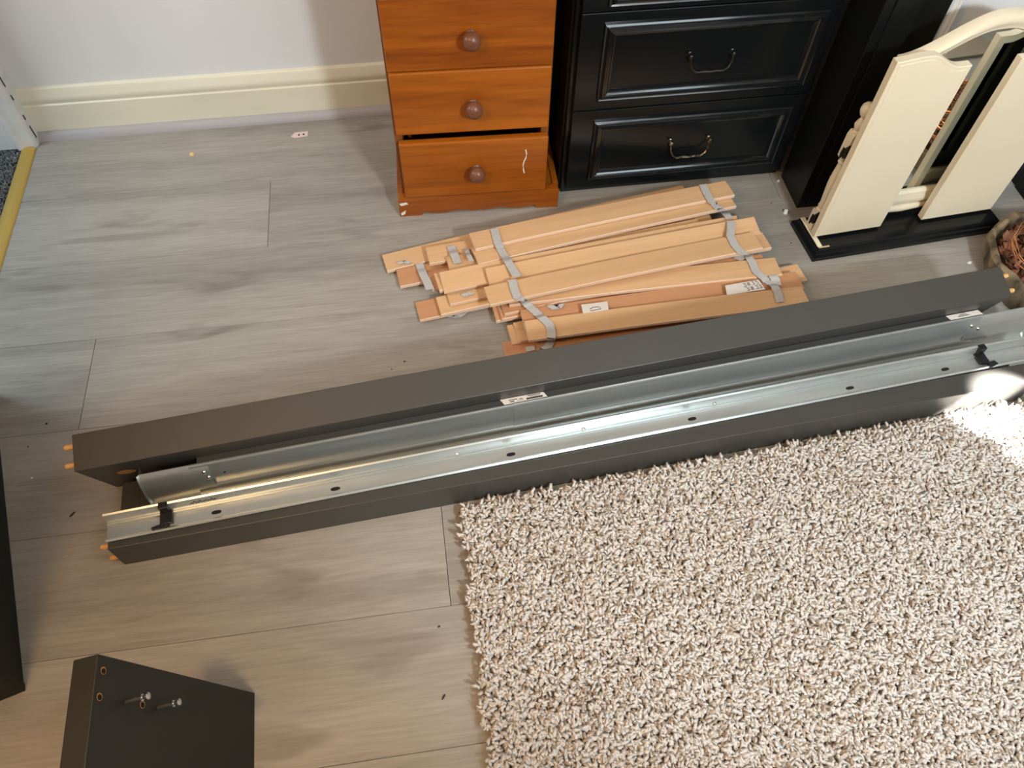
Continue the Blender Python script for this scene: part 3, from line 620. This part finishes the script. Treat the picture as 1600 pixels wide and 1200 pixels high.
# ------------------------------------------------------------------ slatted bed bases
SLW, SLT = 0.055, 0.0085
hits = []
def slat(par, TL, zl, TR=None, zr=None, ang=None, ln=0.655, red=False, wd=SLW, bow=0.004, roll=0.0):
    A = at(*TL, zl)
    if TR is not None: B = at(*TR, zr if zr is not None else zl)
    else: B = A + Vector((math.cos(math.radians(ang)), math.sin(math.radians(ang)), 0)) * ln + Vector((0, 0, (zr if zr is not None else zl) - zl))
    d = B - A; ln_ = d.length; yaw = math.atan2(d.y, d.x); pitch = -math.asin(d.z / ln_)
    NS = 10; vs = []; fs = []; mi = []
    e = 0.0012
    sec = [(0, -e), (-e, 0), (-wd + e, 0), (-wd, -e), (-wd, -SLT), (0, -SLT)]
    for i in range(NS + 1):
        q = i / NS; z = bow * 4 * q * (1 - q) 
        for y, zz in sec: vs.append((ln_ * q, y, zz + z))
    k = len(sec); mb = MB(); 
    top = []; edge = []
    for i in range(NS):
        for j in range(k):
            f_ = (i * k + j, (i + 1) * k + j, (i + 1) * k + (j + 1) % k, i * k + (j + 1) % k)
            (top if j in (1, 4) else edge).append(f_)
    edge += [tuple(range(k)), tuple(NS * k + j for j in range(k))[::-1]]
    mb.add(vs, top, 0); mb.f += edge; mb.mi += [1] * len(edge)
    o = obj('slat', mb, [MT['slat_red'] if red else MT['slat'], MT['slat_edge']], par)
    pl = Vector(par.location); o.location = A - pl; o.rotation_euler = (math.radians(roll), pitch, yaw)
    hits.append((A, B, Vector((math.sin(yaw), -math.cos(yaw), 0)), wd, ln_, bow))
    return o
def top_z(px, py, lift=0.004, default=0.02):
    """height of the uppermost slat seen at a photo pixel"""
    best = None
    for A, B, nrm, wd, ln_, bow in hits:
        z = A.z
        for _ in range(4):
            P = at(px, py, z); d2_ = Vector((B.x - A.x, B.y - A.y)); r = Vector((P.x - A.x, P.y - A.y)); q = r.dot(d2_) / d2_.length_squared
            z = A.z + (B.z - A.z) * q + bow * 4 * q * (1 - q)
        s_ = r.dot(Vector((nrm.x, nrm.y)))
        if -0.02 < q < 1.02 and -0.003 < s_ < wd + 0.003 and (best is None or z > best): best = z
    return (best if best is not None else default) + lift
def strap(par, pts, wid=0.019, lift=0.0045, sm=1, lab=None):
    D = []
    for p, q in zip(pts[:-1], pts[1:]):
        k = max(1, int(math.hypot(q[0] - p[0], q[1] - p[1]) / 3.5))
        for i in range(k):
            f = i / k; x, y = p[0] + (q[0] - p[0]) * f, p[1] + (q[1] - p[1]) * f
            zp, zq = [(r[2] if len(r) > 2 else None) for r in (p, q)]
            z = top_z(x, y, lift) if zp is None and zq is None else ((zp if zp is not None else top_z(p[0], p[1], lift)) * (1 - f) + (zq if zq is not None else top_z(q[0], q[1], lift)) * f)
            D.append((x, y, z))
    p = pts[-1]; D.append((p[0], p[1], p[2] if len(p) > 2 else top_z(p[0], p[1], lift)))
    Z = [max(d[2] for d in D[max(0, i - 1):i + 2]) for i in range(len(D))]
    P = [at(d[0], d[1], z) for d, z in zip(D, Z)]
    for _ in range(sm):
        Q = [P[0]]
        for i in range(len(P) - 1): Q += [P[i] * 0.75 + P[i + 1] * 0.25, P[i] * 0.25 + P[i + 1] * 0.75]
        P = Q + [P[-1]]
    vs = []; fs = []; pl = Vector(par.location)
    for i, p in enumerate(P):
        d = P[min(i + 1, len(P) - 1)] - P[max(i - 1, 0)]
        s_ = Vector((-d.y, d.x, 0)); s_ = s_.normalized() if s_.length > 1e-5 else Vector((1, 0, 0))
        s_ = (s_ + Vector((0.95 if s_.x >= 0 else -0.95, 0.10, 0))).normalized()
        if s_.x < 0: s_ = -s_
        tw = 0.12 * math.sin(i * 1.7)
        for sg, dz in ((-1, 0), (1, 0), (1, -0.0012), (-1, -0.0012)): vs.append(p - pl + s_ * (sg * wid / 2) + Vector((0, 0, dz + sg * wid * 0.5 * tw)))
    for i in range(len(P) - 1):
        for j in range(4): fs.append((i * 4 + j, i * 4 + (j + 1) % 4, i * 4 + 4 + (j + 1) % 4, i * 4 + 4 + j))
    fs += [(3, 2, 1, 0), tuple(len(vs) - 4 + j for j in range(4))]
    return obj('webbing_strap', MB().add(vs, fs), MT['webbing'], par, smooth=True, label=lab)

sA = thing('slatted_bed_base', 'bundle of pale birch bed slats on grey webbing, farther from grey rails', 'bed slats', (0.25, 1.27, 0), 0, 'bundled slatted bed bases')
slat(sA, (597, 398), 0.014, (1066, 289), 0.020)
slat(sA, (649, 472), 0.012, ang=7, red=True)
slat(sA, (619, 421), 0.016, ang=7, red=True)
slat(sA, (668, 425), 0.026, ang=7, red=True)
slat(sA, (681, 464), 0.026, ang=8)
slat(sA, (665, 386), 0.036, (1098, 318), 0.030)
slat(sA, (695, 448), 0.037, ang=8)
slat(sA, (697, 401), 0.046, (1107, 333), 0.030)
slat(sA, (678, 427), 0.048, (1089, 341), 0.040)
slat(sA, (686, 425), 0.062, (1150, 336), 0.056, roll=12)
slat(sA, (737, 387), 0.062, (1135, 299), 0.052)
slat(sA, (733, 364), 0.072, (1133, 282), 0.062)
sB = thing('slatted_bed_base', 'bundle of birch bed slats on grey webbing, touching the tilted grey rail', 'bed slats', (0.5, 1.08, 0), 0, 'bundled slatted bed bases')
slat(sB, (785, 535), 0.010, ang=4.5, red=True)
slat(sB, (792, 508), 0.016, ang=5)
slat(sB, (802, 504), 0.026, (1245, 412), 0.020)
slat(sB, (768, 473), 0.024, ang=5, red=True)
slat(sB, (776, 470), 0.034, ang=5.5, red=True)
slat(sB, (779, 462), 0.044, (1170, 385), 0.040, red=True)
s13 = slat(sB, (813, 484), 0.050, (1243, 424), 0.040, red=True)
slat(sB, (790, 448), 0.054, (1210, 402), 0.046)
slat(sB, (758, 419), 0.074, (1178, 338), 0.066, roll=16)
slat(sB, (770, 444), 0.064, (1190, 362), 0.052)
slat(sB, (819, 501), 0.062, (1252, 447), 0.052)
slat(sB, (756, 448), 0.078, (1176, 362), 0.066)
strap(sA, [(772, 357), (775, 368), (779, 383), (785, 394), (790, 402), (797, 414), (803, 424), (808, 432)], lab='grey woven webbing strap')
strap(sB, [(800, 437), (803, 450), (808, 463), (818, 470), (832, 483), (848, 497), (858, 506), (862, 520), (861, 533), (855, 543, 0.02), (846, 547, 0.012)])
strap(sA, [(1098, 288), (1104, 301), (1110, 312), (1121, 324), (1132, 330), (1140, 341)])
strap(sB, [(1142, 345), (1142, 360), (1141, 368), (1148, 383), (1157, 393), (1168, 398), (1176, 411), (1181, 424), (1190, 431), (1197, 438), (1210, 446), (1216, 458), (1219, 472)])
strap(sA, [(655, 412), (661, 428), (667, 440), (672, 452)], sm=1)
strap(sA, [(704, 384), (710, 398), (715, 411)], sm=1)
strap(sA, [(728, 388), (732, 398), (737, 408)], sm=1, wid=0.011)
strap(sA, [(622, 412), (632, 408), (640, 411)], sm=1, wid=0.010)
strap(sA, [(722, 462), (730, 459), (738, 457)], sm=1, wid=0.012)
strap(sA, [(694, 488, 0.012), (704, 493, 0.004), (716, 494, 0.003), (724, 489, 0.006), (729, 482, 0.016)], sm=2, wid=0.012)
strap(sB, [(858, 481), (868, 479), (880, 478)], sm=1, wid=0.018)
strap(sB, [(1168, 400, 0.045), (1160, 402, 0.047), (1151, 405, 0.047)], sm=1, wid=0.018)
strap(sB, [(1208, 430), (1212, 438), (1214, 446)], sm=1, wid=0.022)
strap(sB, [(828, 541), (829, 548)], sm=1, wid=0.02)
# paper labels on the reddish slat
def paper(corners, lift, marks):
    pl = Vector(sB.location); zc = [top_z(*c, lift) for c in corners]; P = [at(*c, max(zc)) - pl for c in corners]
    vs = P + [p - Vector((0, 0, 0.0005)) for p in P]
    obj('paper_label', MB().add(vs, [(0, 1, 2, 3), (7, 6, 5, 4), (0, 4, 5, 1), (1, 5, 6, 2), (2, 6, 7, 3), (3, 7, 4, 0)]), MT['paper'], sB, label='white paper label stuck on a reddish slat')
    if marks:
        mk = MB()
        for st in marks:
            pts = []
            for (u, v) in st:
                p = (P[0] * (1 - u) + P[1] * u) * (1 - v) + (P[3] * (1 - u) + P[2] * u) * v; pts.append(p + Vector((0, 0, 0.0006)))
            mk.tube(pts, 0.0007, 4)
        obj('handwriting', mk, MT['ink'], sB, label='black handwriting on the paper label')
def digit(cx, cy, w, h, kind):
    g_ = {'3': [(0, 0), (1, 0.05), (0.4, 0.45), (1, 0.7), (0.5, 1), (0, 0.9)], '5': [(1, 0), (0.1, 0), (0.1, 0.45), (0.9, 0.5), (0.9, 0.95), (0, 1)],
          '1': [(0.5, 0), (0.5, 1)], '0': [(0.5, 0), (0, 0.5), (0.5, 1), (1, 0.5), (0.5, 0)], '8': [(0.5, 0), (0, 0.25), (1, 0.75), (0.5, 1), (0, 0.75), (1, 0.25), (0.5, 0)]}[kind]
    return [(cx + a * w, cy + b * h) for a, b in g_]
paper([(1133, 446), (1185, 437), (1196, 452), (1136, 461)], 0.0012, [digit(0.50, 0.12, 0.09, 0.36, '3'), digit(0.62, 0.10, 0.08, 0.34, '8'), digit(0.76, 0.06, 0.07, 0.34, '3'), digit(0.88, 0.04, 0.06, 0.34, '5'),
       digit(0.54, 0.56, 0.08, 0.34, '3'), digit(0.66, 0.54, 0.07, 0.34, '8'), digit(0.80, 0.50, 0.07, 0.34, '3'), digit(0.90, 0.50, 0.06, 0.34, '3')])
paper([(908, 476), (949, 471), (951, 484), (911, 490)], 0.0012, [[(0.3, 0.65), (0.4, 0.5), (0.6, 0.5), (0.7, 0.6)], [(0.3, 0.85), (0.72, 0.78)]])

# ------------------------------------------------------------------ dark panels on the left
A, B = at(39, 1078), at(0, 693); dv = (B - A); yaw = math.atan2(dv.y, dv.x)
hp = thing('black_headboard_panel', 'tall black panel standing at the left edge of the photo', 'panel', A, yaw - math.pi / 2)
obj('panel', MB().box(-0.115, 0.0, 0.0, 0.66, 0.0, 1.28), MT['black_foil'], hp, bevel=0.002)
obj('edge_strip', MB().box(-0.118, 0.001, -0.002, 0.012, 0.0, 1.28), MT['black_foil'], hp, bevel=0.001)

fp = thing('grey_leg_panel', 'charcoal panel with dowel holes and two bolts, bottom left corner', 'panel', (0, 0, 0), 0)
loc, a = frame_of(2.0, -0.366, 0.355); fp.location = loc; fp.rotation_euler = (0, 0, a)
sec = [(0.0, 0.0), (-0.117, 0.339), (-0.1525, 0.330), (-0.040, 0.0)]
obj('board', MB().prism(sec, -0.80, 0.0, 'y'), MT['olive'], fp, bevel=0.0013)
fd = Vector((-0.117, 0.339)); fn = Vector((0.339, 0.117)).normalized()
def onface(q, y, off=0.0): c = fd * q + fn * off; return Vector((c.x, y, c.y))
def disc(name, q, y, r_, mt, off, lb=None):
    d = fd.normalized(); c = onface(q, y, off); vs = [c]
    for j in range(18): tt = 2 * math.pi * j / 18; vs.append(c + Vector((d.x * r_ * math.cos(tt), r_ * math.sin(tt), d.y * r_ * math.cos(tt))))
    return obj(name, MB().add(vs, [(0, 1 + j, 1 + (j + 1) % 18) for j in range(18)]), mt, fp, label=lb)
def solve_face(px, py):
    """face coordinates (q, y) seen at a pixel"""
    ca_, sa_ = math.cos(a), math.sin(a); best = None
    for i in range(2001):
        q = i / 2000; z = fd.y * q; P = at(px, py, z); lx = (P.x - loc[0]) * ca_ + (P.y - loc[1]) * sa_; ly = -(P.x - loc[0]) * sa_ + (P.y - loc[1]) * ca_
        e = abs(lx - fd.x * q)
        if best is None or e < best[0]: best = (e, q, ly)
    return best[1], best[2]
for (px_, py_, mt) in ((161, 1048, 'hole'), (155, 1089, 'charcoal'), (222, 1101, 'hole')):
    q, y = solve_face(px_, py_)
    disc('dowel_hole', q, y, 0.0052, MT['hole'], 0.0006, 'drilled dowel hole with raw rim'); disc('dowel_hole', q, y - 0.0006, 0.0038, MT['slot'], 0.0010, 'dark inside of dowel hole')
for (px_, py_) in ((197, 1097), (247, 1106)):
    q, y = solve_face(px_, py_); c = onface(q, y)
    zq = Vector((0, 0, 1)).rotation_difference(Vector((fn.x, 0, fn.y)))
    T = Matrix.Translation(c) @ zq.to_matrix().to_4x4()
    bb = obj('bolt', MB().lathe([(0.0032, -0.002), (0.0032, 0.021), (0.0026, 0.022)], (0, 0, 0), 'z', 14).xf(T), MT['zinc_dark'], fp, smooth=True, label='dark steel connector bolt with bright head')
    obj('bolt_head', MB().lathe([(0.0030, 0.0215), (0.0048, 0.0215), (0.0048, 0.026), (0.0028, 0.0265), (0.0028, 0.031), (0.0050, 0.031), (0.0050, 0.0355), (0.0035, 0.0365)], (0, 0, 0), 'z', 14).xf(T), MT['chrome'], bb, smooth=True)

# ------------------------------------------------------------------ crumbs and scraps on the floor
def scrap(name, lab, cat, px, py, size, mt, rot=0.0, flat=0.35, grp=None, n=7):
    p = at(px, py, 0.0); mb = MB(); ring_ = [(size[0] * math.cos(2 * math.pi * j / n) * random.uniform(0.75, 1.1), size[1] * math.sin(2 * math.pi * j / n) * random.uniform(0.75, 1.1)) for j in range(n)]
    h = min(size) * flat * 2
    vs = [(x, y, 0.0004) for x, y in ring_] + [(x * 0.8, y * 0.8, h) for x, y in ring_]
    mb.add(vs, [tuple(range(n))[::-1], tuple(range(n, 2 * n))] + [(j, (j + 1) % n, n + (j + 1) % n, n + j) for j in range(n)])
    o = obj(name, mb, mt); o.location = p; o.rotation_euler = (0, 0, rot); return tag(o, lab, cat, grp)
tg = at(468, 211, 0.0)
o = obj('price_tag', MB().prism([(-0.024, -0.004), (-0.014, -0.012), (0.022, -0.010), (0.024, 0.010), (-0.012, 0.011)], 0.0006, 0.0016, 'z'), MT['pink']); o.location = tg; o.rotation_euler = (0, 0, 0.05)
tag(o, 'small pale pink paper tag on the floor near the skirting', 'paper tag')
for x in (-0.004, 0.009): obj('print', MB().box(x, x + 0.005, -0.004, 0.002, 0.0016, 0.0019), MT['ink'], o)
scrap('crumb', 'round yellow crumb on the grey laminate near the back wall', 'crumb', 300, 242, (0.0075, 0.0065), MT['crumb'])
scrap('wood_chip', 'dark V-shaped wood splinter on laminate left of the rug, near bottom', 'wood chip', 693, 1089, (0.0060, 0.0022), MT['chip'], 1.0)
scrap('wood_chip', 'tiny brown wood chip on laminate left of the rug, at a plank joint', 'wood chip', 686, 979, (0.0028, 0.0022), MT['chip'], 0.4)
scrap('wood_chip', 'slim dark splinter on laminate left of the grey rail ends', 'wood chip', 113, 804, (0.0075, 0.0024), MT['chip'], 0.85)
for px_, py_, lb in ((632, 565, 'larger dark speck on the laminate between left slat bundle and tilted rail'), (612, 577, 'tiny dark speck on the laminate just behind the tilted grey rail'),
                     (1205, 318, 'dark speck on the laminate right of the slats, near the black cabinet'), (1236, 380, 'dark speck on the laminate left of the black mirror base'),
                     (73, 662, 'pair-like dark speck at a plank joint left of the tilted rail'), (44, 698, 'dark speck on the laminate close to the black panel, above the white flake')):
    scrap('speck', lb, 'speck', px_, py_, (0.0030, 0.0022) if px_ in (632, 73) else (0.0022, 0.0016), MT['chip'], px_ * 0.1)
scrap('crumb', 'white flake on the laminate by the black panel', 'crumb', 50, 747, (0.0026, 0.0022), MT['white_chip'])
scrap('crumb', 'white plug at the foot of the left black pilaster, front', 'plug', 1227, 333, (0.0065, 0.0065), MT['white_chip'], flat=0.7)
scrap('crumb', 'white flake between black cabinet and left black pilaster', 'crumb', 1216, 284, (0.0045, 0.004), MT['white_chip'], flat=0.7)
scrap('crumb', 'white flake on the laminate beside the bark basket', 'crumb', 1515, 411, (0.006, 0.004), MT['white_chip'])
